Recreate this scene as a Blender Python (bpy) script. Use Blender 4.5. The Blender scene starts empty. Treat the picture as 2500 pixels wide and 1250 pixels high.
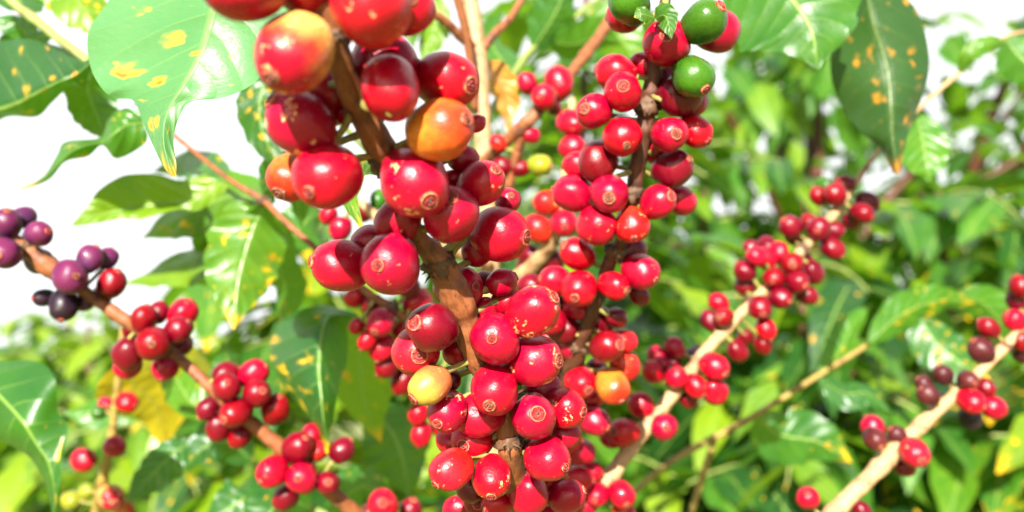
import bpy, bmesh, math, random
from mathutils import Vector, Matrix, noise as mnoise
SC = bpy.context.scene
COL = SC.collection
RNG = random.Random(7)

# ------------------------------------------------------------------ camera, sky, sun, exposure
F = 2165.0                       # focal length in pixels of the 2500 px wide photograph
PITCH = math.radians(6)
CAM = Vector((0, 0, 1.35))
FWD = Vector((0, math.cos(PITCH), math.sin(PITCH)))
UPV = Vector((0, -math.sin(PITCH), math.cos(PITCH)))
RIGHT = Vector((1, 0, 0))
cam = bpy.data.cameras.new('camera')
camo = bpy.data.objects.new('camera', cam); COL.objects.link(camo)
camo.location = CAM; camo.rotation_euler = (math.pi/2 + PITCH, 0, 0)
cam.sensor_width = 36; cam.lens = 36*F/2500
cam.clip_start = 0.01; cam.clip_end = 600
cam.dof.use_dof = True; cam.dof.focus_distance = 0.262; cam.dof.aperture_fstop = 9.0
SC.camera = camo

SUN_EL = math.radians(26)
SUN_AZ = math.radians(190)       # compass angle seen from above, 180 = straight behind the camera
w = bpy.data.worlds.new('World'); SC.world = w; w.use_nodes = True
nt = w.node_tree
sky = nt.nodes.new('ShaderNodeTexSky'); sky.sky_type = 'NISHITA'; sky.sun_disc = False
sky.sun_elevation = SUN_EL; sky.sun_rotation = SUN_AZ; sky.dust_density = 1.0; sky.air_density = 1.0; sky.ozone_density = 0.6
bg = nt.nodes['Background']; bg.inputs[1].default_value = 0.05
# bright thin cloud over most of the sky: the photograph's sky is blown out to white
tcw = nt.nodes.new('ShaderNodeTexCoord'); mpw = nt.nodes.new('ShaderNodeMapping'); mpw.inputs['Scale'].default_value = (1, 1, 2.2)
nzw = nt.nodes.new('ShaderNodeTexNoise'); nzw.inputs['Scale'].default_value = 2.2; nzw.inputs['Detail'].default_value = 6
mrw = nt.nodes.new('ShaderNodeMapRange'); mrw.inputs[1].default_value = .10; mrw.inputs[2].default_value = .32
mxw = nt.nodes.new('ShaderNodeMix'); mxw.data_type = 'RGBA'; mxw.inputs[7].default_value = (6.6, 6.7, 6.8, 1)
nt.links.new(tcw.outputs['Generated'], mpw.inputs[0]); nt.links.new(mpw.outputs[0], nzw.inputs['Vector']); nt.links.new(nzw.outputs[0], mrw.inputs[0])
spw = nt.nodes.new('ShaderNodeSeparateXYZ'); nt.links.new(tcw.outputs['Generated'], spw.inputs[0])
myw = nt.nodes.new('ShaderNodeMapRange'); myw.inputs[1].default_value = -.05; myw.inputs[2].default_value = .30; nt.links.new(spw.outputs[1], myw.inputs[0])
muw = nt.nodes.new('ShaderNodeMath'); muw.operation = 'MULTIPLY'; nt.links.new(mrw.outputs[0], muw.inputs[0]); nt.links.new(myw.outputs[0], muw.inputs[1])
nt.links.new(muw.outputs[0], mxw.inputs[0]); nt.links.new(sky.outputs[0], mxw.inputs[6]); nt.links.new(mxw.outputs[2], bg.inputs[0])
sun = bpy.data.lights.new('sun', 'SUN'); sun.energy = 5.0; sun.angle = math.radians(0.5); sun.color = (1, 0.95, 0.86)
suno = bpy.data.objects.new('sun', sun); COL.objects.link(suno)
sdir = Vector((math.sin(SUN_AZ)*math.cos(SUN_EL), math.cos(SUN_AZ)*math.cos(SUN_EL), math.sin(SUN_EL)))
suno.rotation_euler = sdir.to_track_quat('Z', 'Y').to_euler(); suno.location = (0, -3, 6)
SC.view_settings.view_transform = 'Standard'; SC.view_settings.look = 'None'
SC.view_settings.exposure = 2.15; SC.view_settings.gamma = 1
SC.render.engine = 'CYCLES'
SC.cycles.max_bounces = 10; SC.cycles.transparent_max_bounces = 12; SC.cycles.transmission_bounces = 6

def P(px, py, d):
    return CAM + FWD*d + RIGHT*((px-1250)*d/F) + UPV*((625-py)*d/F)
def cdir(x, y, z):               # image right, image down, towards the camera -> world direction
    return (RIGHT*x - UPV*y - FWD*z)

# ------------------------------------------------------------------ material helpers
class N:
    def __init__(s, name):
        s.m = bpy.data.materials.new(name); s.m.use_nodes = True
        s.t = s.m.node_tree; s.t.nodes.clear()
        s.out = s.t.nodes.new('ShaderNodeOutputMaterial')
    def n(s, typ, ins=None, **kw):
        nd = s.t.nodes.new(typ)
        for k, v in kw.items(): setattr(nd, k, v)
        for k, v in (ins or {}).items():
            if isinstance(v, bpy.types.NodeSocket): s.t.links.new(v, nd.inputs[k])
            else: nd.inputs[k].default_value = v
        return nd
    def math(s, op, a, b=0.0, c=0.0, clamp=False):
        nd = s.n('ShaderNodeMath', {0: a, 1: b, 2: c}, operation=op); nd.use_clamp = clamp
        return nd.outputs[0]
    def mix(s, f, a, b, blend='MIX'):
        nd = s.n('ShaderNodeMix', data_type='RGBA', blend_type=blend)
        for i, v in ((0, f), (6, a), (7, b)):
            if isinstance(v, bpy.types.NodeSocket): s.t.links.new(v, nd.inputs[i])
            else: nd.inputs[i].default_value = v if i == 0 else (*v[:3], 1)
        return nd.outputs[2]
    def mr(s, v, a, b, c=0.0, d=1.0, smooth=True):
        nd = s.n('ShaderNodeMapRange', {0: v, 1: a, 2: b, 3: c, 4: d})
        if smooth: nd.interpolation_type = 'SMOOTHSTEP'
        return nd.outputs[0]
    def noise(s, scale, vec=None, detail=3, rough=.55):
        ins = {'Scale': scale, 'Detail': detail, 'Roughness': rough}
        if vec is not None: ins['Vector'] = vec
        return s.n('ShaderNodeTexNoise', ins)
    def ramp(s, f, stops):
        nd = s.n('ShaderNodeValToRGB', {0: f}); r = nd.color_ramp
        while len(r.elements) < len(stops): r.elements.new(0.5)
        for e, (p, c) in zip(r.elements, stops): e.position = p; e.color = (*c, 1)
        return nd.outputs[0]

def mat_cherry(name, tip, base, mid=None, scab=0.0, rough=.25, split=(-.6, .6)):
    g = N(name)
    tc = g.n('ShaderNodeTexCoord').outputs['Object']
    oi = g.n('ShaderNodeObjectInfo').outputs['Random']
    off = g.n('ShaderNodeVectorMath', {0: tc}, operation='ADD')
    comb = g.n('ShaderNodeCombineXYZ', {0: g.math('MULTIPLY', oi, 37.0), 1: g.math('MULTIPLY', oi, 91.0), 2: g.math('MULTIPLY', oi, 13.0)})
    g.t.links.new(comb.outputs[0], off.inputs[1]); v = off.outputs[0]
    sep = g.n('ShaderNodeSeparateXYZ', {0: tc})
    n1 = g.noise(1.3, v, 3)
    zz = g.math('ADD', sep.outputs[2], g.math('MULTIPLY', g.math('SUBTRACT', n1.outputs[0], .5), 1.2))
    f = g.mr(zz, split[0], split[1])
    c = g.mix(f, base, tip)
    # slow mottling + brightness of each cherry
    n2 = g.noise(4.0, v, 4)
    c = g.mix(g.mr(n2.outputs[0], .35, .75, 0, .45), c, tuple(x*.62 for x in tip))
    hv = g.n('ShaderNodeHueSaturation', {'Hue': g.mr(oi, 0, 1, .494, .503, False), 'Saturation': 1.0, 'Value': g.mr(oi, 0, 1, .8, 1.15, False), 'Color': c})
    c = hv.outputs[0]
    # pale pin-prick lenticels
    vo = g.n('ShaderNodeTexVoronoi', {'Vector': v, 'Scale': 5.0}); 
    dot = g.math('MULTIPLY', g.math('MULTIPLY', g.mr(vo.outputs['Distance'], .04, .11, 1, 0), .4), g.math('LESS_THAN', g.n('ShaderNodeSeparateColor', {0: vo.outputs['Color']}).outputs[0], .12))
    c = g.mix(dot, c, (.55, .16, .05))
    rgh = g.mr(n2.outputs[0], .3, .8, rough, rough+.14)
    if scab:
        vs = g.n('ShaderNodeTexVoronoi', {'Vector': g.n('ShaderNodeVectorMath', {0: v, 1: g.noise(5, v).outputs[1]}, operation='ADD').outputs[0], 'Scale': 1.35})
        sf = g.mr(vs.outputs['Distance'], .17*scab, .26*scab, 1, 0)
        sc = g.mix(g.noise(22, v, 3).outputs[0], (.45, .13, .035), (.75, .42, .2))
        c = g.mix(sf, c, sc); rgh = g.math('ADD', rgh, g.math('MULTIPLY', sf, .35))
    bn = g.noise(9.0, v, 4)
    bmp = g.n('ShaderNodeBump', {'Strength': .10, 'Distance': .04, 'Height': bn.outputs[0]})
    p = g.n('ShaderNodeBsdfPrincipled', {'Base Color': c, 'Roughness': rgh, 'Specular IOR Level': .22, 'Coat Weight': .14, 'Coat Roughness': .045,
            'Subsurface Weight': .12, 'Subsurface Radius': (1, .25, .15), 'Subsurface Scale': .002, 'Normal': bmp.outputs[0]})
    g.t.links.new(p.outputs[0], g.out.inputs[0]); return g.m

def mat_navel():
    g = N('navel_skin')
    tc = g.n('ShaderNodeTexCoord').outputs['Object']
    oi = g.n('ShaderNodeObjectInfo').outputs['Random']
    sep = g.n('ShaderNodeSeparateXYZ', {0: tc})
    r = g.math('SQRT', g.math('ADD', g.math('MULTIPLY', sep.outputs[0], sep.outputs[0]), g.math('MULTIPLY', sep.outputs[1], sep.outputs[1])))
    nz = g.noise(13, tc, 4)
    r2 = g.math('ADD', r, g.math('MULTIPLY', g.math('SUBTRACT', nz.outputs[0], .5), .05))
    c = g.ramp(g.math('MULTIPLY', r2, 3.0), [(0, (.20, .06, .03)), (.14, (.03, .006, .004)), (.28, (.26, .03, .012)), (.42, (.16, .002, .006)), (.66, (.20, .002, .007)), (.78, (.24, .02, .010)), (.84, (.50, .20, .07)), (.90, (.22, .001, .007))])
    c = g.mix(g.mr(oi, .5, 1, 0, .7), c, g.mix(nz.outputs[0], (.03, .007, .003), (.24, .085, .028)))
    bmp = g.n('ShaderNodeBump', {'Strength': .4, 'Distance': .05, 'Height': nz.outputs[0]})
    p = g.n('ShaderNodeBsdfPrincipled', {'Base Color': c, 'Roughness': .38, 'Normal': bmp.outputs[0]})
    g.t.links.new(p.outputs[0], g.out.inputs[0]); return g.m

def mat_bark(name, c1, c2, c3, scale=1.0, rough=.6):
    g = N(name)
    uv = g.n('ShaderNodeUVMap').outputs[0]
    ge = g.n('ShaderNodeNewGeometry').outputs['Position']
    mp = g.n('ShaderNodeMapping', {0: uv, 3: (16*scale, 2.2*scale, 1)}).outputs[0]
    n1 = g.noise(1.6, mp, 6, .7); n2 = g.noise(130*scale, ge, 5, .6); n3 = g.noise(600*scale, ge, 3)
    c = g.mix(g.mr(n1.outputs[0], .3, .7), c1, c2)
    c = g.mix(g.mr(n2.outputs[0], .48, .72), c, c3)
    c = g.mix(g.mr(n3.outputs[0], .58, .75, 0, .7), c, tuple(x*.35 for x in c1))
    h = g.math('ADD', g.math('MULTIPLY', n1.outputs[0], .7), n2.outputs[0])
    bmp = g.n('ShaderNodeBump', {'Strength': .55, 'Distance': .0008, 'Height': h})
    p = g.n('ShaderNodeBsdfPrincipled', {'Base Color': c, 'Roughness': rough, 'Specular IOR Level': .4, 'Normal': bmp.outputs[0]})
    g.t.links.new(p.outputs[0], g.out.inputs[0]); return g.m

def mat_leaf(name, stops, trans=(.24, .52, .008), tmix=.42, vein=(.17, .27, .05), spotcol=(.62, .36, .006), hole=None, rough=.30, spec=.5):
    g = N(name)
    uv = g.n('ShaderNodeUVMap').outputs[0]
    rnd = g.n('ShaderNodeAttribute', attribute_name='rnd').outputs['Fac']
    spots = g.n('ShaderNodeAttribute', attribute_name='spots').outputs['Fac']
    tone = g.n('ShaderNodeAttribute', attribute_name='tone').outputs['Fac']
    sep = g.n('ShaderNodeSeparateXYZ', {0: uv})
    u, v = sep.outputs[0], sep.outputs[1]
    a = g.math('MULTIPLY', g.math('ABSOLUTE', g.math('SUBTRACT', u, .5)), 2.0)
    shift = g.n('ShaderNodeCombineXYZ', {0: g.math('MULTIPLY', rnd, 53.0), 1: g.math('MULTIPLY', rnd, 17.0), 2: rnd}).outputs[0]
    vec = g.n('ShaderNodeVectorMath', {0: g.n('ShaderNodeMapping', {0: uv, 3: (1, 2.3, 1)}).outputs[0], 1: shift}, operation='ADD').outputs[0]
    nv = g.noise(3.0, vec, 3)
    s = g.math('MULTIPLY', g.math('SUBTRACT', v, g.math('MULTIPLY', g.math('POWER', a, 1.25), .17)), 9.0)
    s = g.math('ADD', s, g.math('MULTIPLY', g.math('SUBTRACT', nv.outputs[0], .5), .35))
    s = g.math('ADD', s, g.math('MULTIPLY', g.math('GREATER_THAN', u, .5), .37))
    tri = g.math('MULTIPLY', g.math('ABSOLUTE', g.math('SUBTRACT', g.math('FRACT', s), .5)), 2.0)   # 1 on a vein, 0 between
    side = g.math('MULTIPLY', g.mr(tri, .90, 1.0), g.mr(a, .15, .95, 1, .15))
    midr = g.mr(a, .015, .06, 1, 0)
    vn = g.math('MAXIMUM', midr, g.math('MULTIPLY', side, .55))
    fine = g.noise(26, vec, 3); big = g.noise(2.2, vec, 4)
    tn = g.math('ADD', tone, g.math('MULTIPLY', g.math('SUBTRACT', big.outputs[0], .5), .5))
    c = g.ramp(tn, stops)
    c = g.mix(g.math('MULTIPLY', fine.outputs[0], .35), c, (.015, .06, .012))
    c = g.mix(vn, c, vein)
    # rust spots: round yellow blotches with an orange-brown heart
    wob = g.n('ShaderNodeVectorMath', {0: vec, 1: g.n('ShaderNodeVectorMath', {0: g.noise(7, vec, 2).outputs[1], 1: (.26, .26, .26)}, operation='MULTIPLY').outputs[0]}, operation='ADD').outputs[0]
    vo = g.n('ShaderNodeTexVoronoi', {'Vector': wob, 'Scale': 5.2})
    sep2 = g.n('ShaderNodeSeparateColor', {0: vo.outputs['Color']})
    sel = g.math('LESS_THAN', sep2.outputs[0], g.math('MULTIPLY', spots, 1.25))
    size = g.math('MULTIPLY_ADD', g.math('POWER', sep2.outputs[1], 2.0), .36, .09)
    d = g.math('DIVIDE', vo.outputs['Distance'], size)
    sp = g.math('MULTIPLY', g.mr(d, .2, 1.3, 1, 0), sel)
    core = g.math('MULTIPLY', g.math('MULTIPLY', g.mr(d, .2, .75, 1, 0), sel), g.math('GREATER_THAN', sep2.outputs[2], .45))
    edge = g.math('MULTIPLY', g.mr(g.math('ADD', v, g.math('MULTIPLY', big.outputs[0], .25)), .98, 1.12), g.math('GREATER_THAN', spots, .25))
    sp = g.math('MAXIMUM', sp, edge)
    c = g.mix(sp, c, spotcol)
    c = g.mix(g.math('MULTIPLY', core, .85), c, (.30, .075, .008))
    tcol = g.mix(.72, c, trans); tcol = g.mix(g.math('MULTIPLY', sp, .8), tcol, spotcol)
    tcol = g.mix(g.math('MULTIPLY', vn, .5), tcol, vein); tcol = g.mix(g.math('MULTIPLY', core, .7), tcol, (.5, .14, .008))
    hgt = g.math('ADD', g.math('MULTIPLY', g.math('SINE', g.math('MULTIPLY', g.math('FRACT', s), 3.1416)), .6), g.math('MULTIPLY', fine.outputs[0], .25))
    bmp = g.n('ShaderNodeBump', {'Strength': .35, 'Distance': .0022, 'Height': g.math('SUBTRACT', hgt, g.math('MULTIPLY', midr, .8))})
    p = g.n('ShaderNodeBsdfPrincipled', {'Base Color': c, 'Roughness': g.mr(fine.outputs[0], .3, .7, rough, rough+.14), 'Specular IOR Level': spec, 'Normal': bmp.outputs[0]})
    t = g.n('ShaderNodeBsdfTranslucent', {'Color': tcol, 'Normal': bmp.outputs[0]})
    sh = g.n('ShaderNodeMixShader', {0: tmix, 1: p.outputs[0], 2: t.outputs[0]}).outputs[0]
    if hole:
        hx, hy, rx, ry, ang = hole
        m2 = g.n('ShaderNodeMapping', {0: uv, 1: (hx, hy, 0), 2: (0, 0, ang), 3: (rx, ry, 1)}, vector_type='TEXTURE').outputs[0]
        ln = g.n('ShaderNodeVectorMath', {0: m2}, operation='LENGTH').outputs['Value']
        ln = g.math('ADD', ln, g.math('MULTIPLY', g.math('SUBTRACT', g.noise(40, uv, 2).outputs[0], .5), .5))
        tr = g.n('ShaderNodeBsdfTransparent')
        sh = g.n('ShaderNodeMixShader', {0: g.math('LESS_THAN', ln, 1.0), 1: sh, 2: tr.outputs[0]}).outputs[0]
    g.t.links.new(sh, g.out.inputs[0]); return g.m

G_STOPS = [(0, (.004, .030, .008)), (.3, (.012, .072, .010)), (.6, (.045, .145, .008)), (1, (.14, .22, .004))]
M = {
 'red':    mat_cherry('ripe_red_skin', (.30, .0005, .011), (.25, .0005, .009), scab=.36),
 'scab':   mat_cherry('ripe_red_scabbed_skin', (.32, .0005, .011), (.28, .0007, .010), scab=1.0),
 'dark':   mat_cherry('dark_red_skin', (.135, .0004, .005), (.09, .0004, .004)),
 'glare': mat_cherry('glare_tinted_red_skin', (.085, .008, .040), (.05, .012, .048), rough=.34),  # red fruit; the purple tint puts lens glare into the skin colour
 'black':  mat_cherry('withered_black_skin', (.014, .004, .009), (.008, .003, .008), rough=.35),
 'brown':  mat_cherry('dry_brown_skin', (.06, .008, .008), (.025, .004, .005), rough=.3),
 'orange': mat_cherry('half_ripe_orange_skin', (.38, .022, .006), (.42, .13, .012), split=(-.2, 1.0)),
 'blush':  mat_cherry('blushing_red_skin', (.30, .001, .010), (.58, .32, .07), split=(-.45, .75), scab=.8),
 'orred':  mat_cherry('orange_red_skin', (.36, .004, .007), (.38, .02, .006), scab=.6),
 'yellow': mat_cherry('pale_yellow_skin', (.34, .22, .03), (.34, .09, .03), split=(-.2, .6), rough=.3, scab=.5),
 'ygreen': mat_cherry('yellow_green_skin', (.24, .22, .012), (.16, .19, .012)),
 'green':  mat_cherry('unripe_green_skin', (.03, .095, .004), (.012, .055, .003), rough=.22),
 'navel':  mat_navel(),
 'bark':   mat_bark('brown_bark', (.13, .036, .009), (.21, .070, .020), (.05, .014, .005)),
 'darkbark': mat_bark('shade_darkened_bark', (.050, .014, .005), (.085, .026, .009), (.02, .006, .003)),  # brown bark darkened so the branch's shade sits in its colour
 'pale':   mat_bark('pale_bark', (.26, .14, .06), (.38, .24, .12), (.15, .065, .028)),
 'node':   mat_bark('dark_knot_bark', (.05, .022, .010), (.10, .05, .02), (.02, .008, .005), 1.6, .7),
 'greenstem': mat_bark('green_stem', (.10, .17, .03), (.20, .22, .05), (.12, .10, .03)),
 'yellowstem': mat_bark('yellow_stem', (.20, .17, .022), (.20, .11, .03), (.12, .055, .02)),
 'stalk':  mat_bark('green_stalk', (.16, .17, .03), (.22, .15, .04), (.08, .04, .015)),
 'leaf':   mat_leaf('coffee_leaf', G_STOPS),
 'leaf_hole': mat_leaf('coffee_leaf_torn_sheen', [(0, (.02, .09, .03)), (.5, (.055, .19, .06)), (1, (.11, .26, .08))], trans=(.28, .55, .08), vein=(.13, .26, .07), rough=.40, spec=.7, hole=(.56, .37, .045, .016, -.55)),  # paler mint than the real leaf: sky sheen painted into the colour
 'shadeleaf': mat_leaf('shaded_leaf_underside', [(0, (.016, .050, .006)), (.4, (.026, .070, .008)), (1, (.05, .10, .010))], trans=(.10, .22, .01), tmix=.30, vein=(.06, .10, .015), spotcol=(.40, .17, .01), rough=.4),  # darker olive greens paint the shade on a leaf lit from behind
 'yleaf':  mat_leaf('yellowing_leaf', [(0, (.16, .22, .006)), (.5, (.34, .28, .008)), (1, (.42, .28, .006))], trans=(.75, .55, .01), vein=(.3, .28, .03)),
 'dry':    mat_leaf('dried_leaf', [(0, (.30, .09, .02)), (.5, (.5, .2, .03)), (1, (.55, .38, .05))], trans=(.7, .35, .05), vein=(.35, .15, .05)),
 'bushleaf': mat_leaf('bush_leaf', [(0, (.002, .014, .004)), (.3, (.007, .045, .006)), (.6, (.04, .13, .006)), (1, (.17, .25, .004))], tmix=.38, rough=.30, spec=.5),
}

# ------------------------------------------------------------------ object helpers
def tagp(o, label=None, cat=None, group=None, kind=None):
    if label: o['label'] = label
    if cat: o['category'] = cat
    if group: o['group'] = group
    if kind: o['kind'] = kind
    return o
def thing(name, label, cat, loc, group=None):
    o = bpy.data.objects.new(name, None); COL.objects.link(o); o.location = loc
    o.empty_display_size = .02
    return tagp(o, label, cat, group)
def link(name, me, mat, parent=None, local=False):
    me.materials.clear(); me.materials.append(mat)
    o = bpy.data.objects.new(name, me); COL.objects.link(o)
    if parent is not None:
        o.parent = parent
        if not local: o.location = -Vector(parent.location)
    return o
def catmull(pts, n):
    """sample n points on a Catmull-Rom curve; pts are equal-length tuples"""
    k = len(pts); dim = len(pts[0]); out = []
    for i in range(n):
        t = i/(n-1)*(k-1); j = min(int(t), k-2); f = t-j
        p1, p2 = pts[j], pts[j+1]
        p0 = pts[j-1] if j else tuple(2*p1[q]-p2[q] for q in range(dim))
        p3 = pts[j+2] if j+2 < k else tuple(2*p2[q]-p1[q] for q in range(dim))
        out.append(tuple(.5*((2*p1[q]) + (-p0[q]+p2[q])*f + (2*p0[q]-5*p1[q]+4*p2[q]-p3[q])*f*f + (-p0[q]+3*p1[q]-3*p2[q]+p3[q])*f**3) for q in range(dim)))
    return out

def tube_mesh(name, pts, seg=14, rough=.06, n=None, seed=0, closed=True, knots=0):
    """pts: (x,y,z,radius) world; a lumpy tapering tube with UVs (u round, v along in units of 1/50 m)"""
    n = n or max(8, len(pts)*10)
    S = catmull(pts, n)
    bm = bmesh.new(); uvl = bm.loops.layers.uv.new('UVMap')
    rings = []; acc = 0; accs = []; nf = .9/max(1e-4, sum(q[3] for q in S)/n)
    ref = Vector((.31, .82, .2)).normalized()
    if knots:
        run = 0.0; T = []
        for i, s in enumerate(S):
            if i: run += (Vector(s[:3])-Vector(S[i-1][:3])).length
            ph = (run/knots) % 1; ph = min(ph, 1-ph)*knots
            T.append(tuple(s[:3])+(s[3]*(1+.16*math.exp(-(ph/(s[3]*1.3+1e-5))**2)),))
        S = T
    for i, s in enumerate(S):
        p = Vector(s[:3]); a = Vector(S[max(0, i-1)][:3]); b = Vector(S[min(n-1, i+1)][:3])
        t = (b-a).normalized(); x = t.cross(ref).normalized(); y = t.cross(x)
        if i: acc += (p-Vector(S[i-1][:3])).length
        accs.append(acc*50)
        ring = []
        for k in range(seg):
            an = 2*math.pi*k/seg; dr = x*math.cos(an)+y*math.sin(an)
            q = p+dr*s[3]
            nz = mnoise.noise(q*nf + Vector((seed, 0, 0)))
            ring.append(bm.verts.new(p+dr*s[3]*(1+rough*nz*2)))
        rings.append(ring)
    for i in range(n-1):
        for k in range(seg):
            f = bm.faces.new((rings[i][k], rings[i][(k+1) % seg], rings[i+1][(k+1) % seg], rings[i+1][k])); f.smooth = True
            for lp, (uu, vv) in zip(f.loops, ((k, i), (k+1, i), (k+1, i+1), (k, i+1))): lp[uvl].uv = (uu/seg, accs[vv])
    if closed:
        bm.faces.new(rings[0][::-1]); bm.faces.new(rings[-1])
    me = bpy.data.meshes.new(name); bm.to_mesh(me); bm.free(); return me

def add_leaf_attr(me, rnd, spots, tone):
    for nm, vals in (('rnd', rnd), ('spots', spots), ('tone', tone)):
        at = me.attributes.new(nm, 'FLOAT', 'FACE')
        at.data.foreach_set('value', vals if isinstance(vals, list) else [vals]*len(me.polygons))

def grid_leaf_mesh(name, rows, rnd, spots, tone):
    """rows: list (base to tip) of lists of points across the blade"""
    bm = bmesh.new(); uvl = bm.loops.layers.uv.new('UVMap')
    V = [[bm.verts.new(p) for p in r] for r in rows]
    nr, nc = len(rows), len(rows[0])
    for i in range(nr-1):
        for j in range(nc-1):
            f = bm.faces.new((V[i][j], V[i][j+1], V[i+1][j+1], V[i+1][j])); f.smooth = True
            for lp, (jj, ii) in zip(f.loops, ((j, i), (j+1, i), (j+1, i+1), (j, i+1))): lp[uvl].uv = (jj/(nc-1), ii/(nr-1))
    me = bpy.data.meshes.new(name); bm.to_mesh(me); bm.free()
    add_leaf_attr(me, rnd, spots, tone); return me

def leaf_width(t):
    return (math.sin(math.pi*min(1, t*1.0)**.82)**.9)*(1 if t < .8 else 1-.35*(t-.8)/.2)

def leaf(parent, pts, wpx, roll=0, fold=14, wave=.10, spots=.3, tone=.45, mat='leaf', label=None, droop=0.0, waves=4):
    """pts: (px,py,depth) along the midrib, base to tip; wpx: half width in photo pixels at the middle"""
    W = [tuple(P(*p)) for p in pts]; n = 30
    S = [Vector(s) for s in catmull(W, n)]
    dm = sum(p[2] for p in pts)/len(pts); hw = wpx*dm/F
    ph = RNG.random()*6.28; ph2 = RNG.random()*6.28; rows = []
    for i, p in enumerate(S):
        t = i/(n-1)
        tan = (S[min(n-1, i+1)]-S[max(0, i-1)]).normalized()
        view = (p-CAM).normalized()
        side = tan.cross(view).normalized()
        nor = side.cross(tan).normalized()
        R = Matrix.Rotation(math.radians(roll), 3, tan)
        side = R @ side; nor = R @ nor
        wd = max(hw*leaf_width(t), hw*.012)
        row = []
        for j in range(11):
            u = (j-5)/5; au = abs(u)
            fo = math.radians(fold)
            wv = wave*hw*math.sin(waves*6.28*t + (ph if u > 0 else ph2))*au**1.6*math.sin(math.pi*t)
            ed = 1+.05*math.sin(waves*2*6.28*t+ph2)*au
            q = p + side*(u*wd*math.cos(fo)*ed) + nor*(au*wd*math.sin(fo) - droop*hw*au*au + wv)
            row.append(q)
        rows.append(row)
    o = link('leaf', grid_leaf_mesh('leaf', rows, RNG.random(), spots, tone), M[mat], parent)
    if label: o['label'] = label
    return o

def leaf_x(parent, secs, spots=.3, tone=.45, mat='leaf', label=None, bulge=.0, n=44, nc=15):
    """secs: (left, mid, right) triples of (px,py,depth) from base to tip"""
    flat = [tuple(P(*s[0]))+tuple(P(*s[1]))+tuple(P(*s[2])) for s in secs]
    rows = []
    for k, s in enumerate(catmull(flat, n)):
        L, C, R = Vector(s[0:3]), Vector(s[3:6]), Vector(s[6:9])
        row = []
        for j in range(nc):
            u = -1+2*j/(nc-1); e = L if u < 0 else R; au = abs(u)
            q = C.lerp(e, au) - (FWD*bulge*(L-R).length*math.sin(math.pi*au)*.5)
            row.append(q)
        rows.append(row)
    o = link('leaf', grid_leaf_mesh('leaf', rows, RNG.random(), spots, tone), M[mat], parent)
    if label: o['label'] = label
    return o

# ------------------------------------------------------------------ cherries (unit meshes shared by all copies)
def cherry_mesh(seed):
    bm = bmesh.new(); nl, ns = 26, 36; rings = []
    for i in range(1, nl):
        th = math.pi*i/nl; ring = []
        for k in range(ns):
            an = 2*math.pi*k/ns
            r = math.sin(th)**.93; z = math.cos(th)
            z = z if z < 0 else .965*z*(1-.03*z**6)
            d = Vector((r*math.cos(an)*1.025, r*math.sin(an)*.975, z))
            nz = (mnoise.noise(d*1.1+Vector((seed*7.3, 0, 0)))*.085 + mnoise.noise(d*.7+Vector((0, 0, seed*5.1)))*.05)*min(1, max(0, (.97-z)/.35)) + mnoise.noise(d*2.6+Vector((0, seed*3.1, 0)))*.014
            ring.append(bm.verts.new(d*(1+nz)))
        rings.append(ring)
    top = bm.verts.new((0, 0, sum(v.co.z for v in rings[0])/ns*1.0)); bot = bm.verts.new((sum(v.co.x for v in rings[-1])/ns, sum(v.co.y for v in rings[-1])/ns, sum(v.co.z for v in rings[-1])/ns-.003))
    for k in range(ns):
        bm.faces.new((top, rings[0][k], rings[0][(k+1) % ns])); bm.faces.new((bot, rings[-1][(k+1) % ns], rings[-1][k]))
    for a, b in zip(rings, rings[1:]):
        for k in range(ns): bm.faces.new((a[k], b[k], b[(k+1) % ns], a[(k+1) % ns]))
    for f in bm.faces: f.smooth = True
    me = bpy.data.meshes.new('cherry'); bm.to_mesh(me); bm.free(); return me
def navel_mesh(seed):
    prof = [(0, 1.02), (.03, 1.02), (.05, .985), (.075, .945), (.10, .985), (.125, 1.015), (.15, .99), (.19, .958), (.235, .955), (.265, .985), (.285, .98), (.31, .925), (.325, .88)]
    bm = bmesh.new(); ns = 28; rings = []
    c = bm.verts.new((0, 0, prof[0][1]))
    for r, z in prof[1:]:
        ring = []
        for k in range(ns):
            an = 2*math.pi*k/ns; d = Vector((math.cos(an), math.sin(an), 0))
            w_ = 1+.10*mnoise.noise(d*1.6+Vector((seed*5, r*3, 0)))
            ring.append(bm.verts.new((d.x*r*w_, d.y*r*w_, z+.012*mnoise.noise(d*4+Vector((seed, r*20, 0))))))
        rings.append(ring)
    for k in range(ns): bm.faces.new((c, rings[0][k], rings[0][(k+1) % ns]))
    for a, b in zip(rings, rings[1:]):
        for k in range(ns): bm.faces.new((a[k], b[k], b[(k+1) % ns], a[(k+1) % ns]))
    for f in bm.faces: f.smooth = True
    me = bpy.data.meshes.new('navel'); bm.to_mesh(me); bm.free(); return me
NAVELS = [navel_mesh(i) for i in range(4)]
CHM = {}
def cherry_data(mat):
    if mat not in CHM:
        CHM[mat] = []
        for i in range(4):
            me = cherry_mesh(i + 4*len(CHM)); me.materials.append(M[mat]); CHM[mat].append(me)
    return RNG.choice(CHM[mat])
for me in NAVELS: me.materials.append(M['navel'])

PLABEL = {'dark': None, 'red': None, 'scab': 'red cherry with tan scabs', 'glare': 'red cherry tinted purple by painted glare', 'black': 'withered black cherry', 'brown': 'dry brown overripe cherry',
          'orange': 'half ripe orange cherry', 'blush': 'red cherry with a yellow flush', 'orred': None, 'yellow': 'pale yellow unripe cherry', 'ygreen': 'yellow green unripe cherry', 'green': 'green unripe cherry'}

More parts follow.
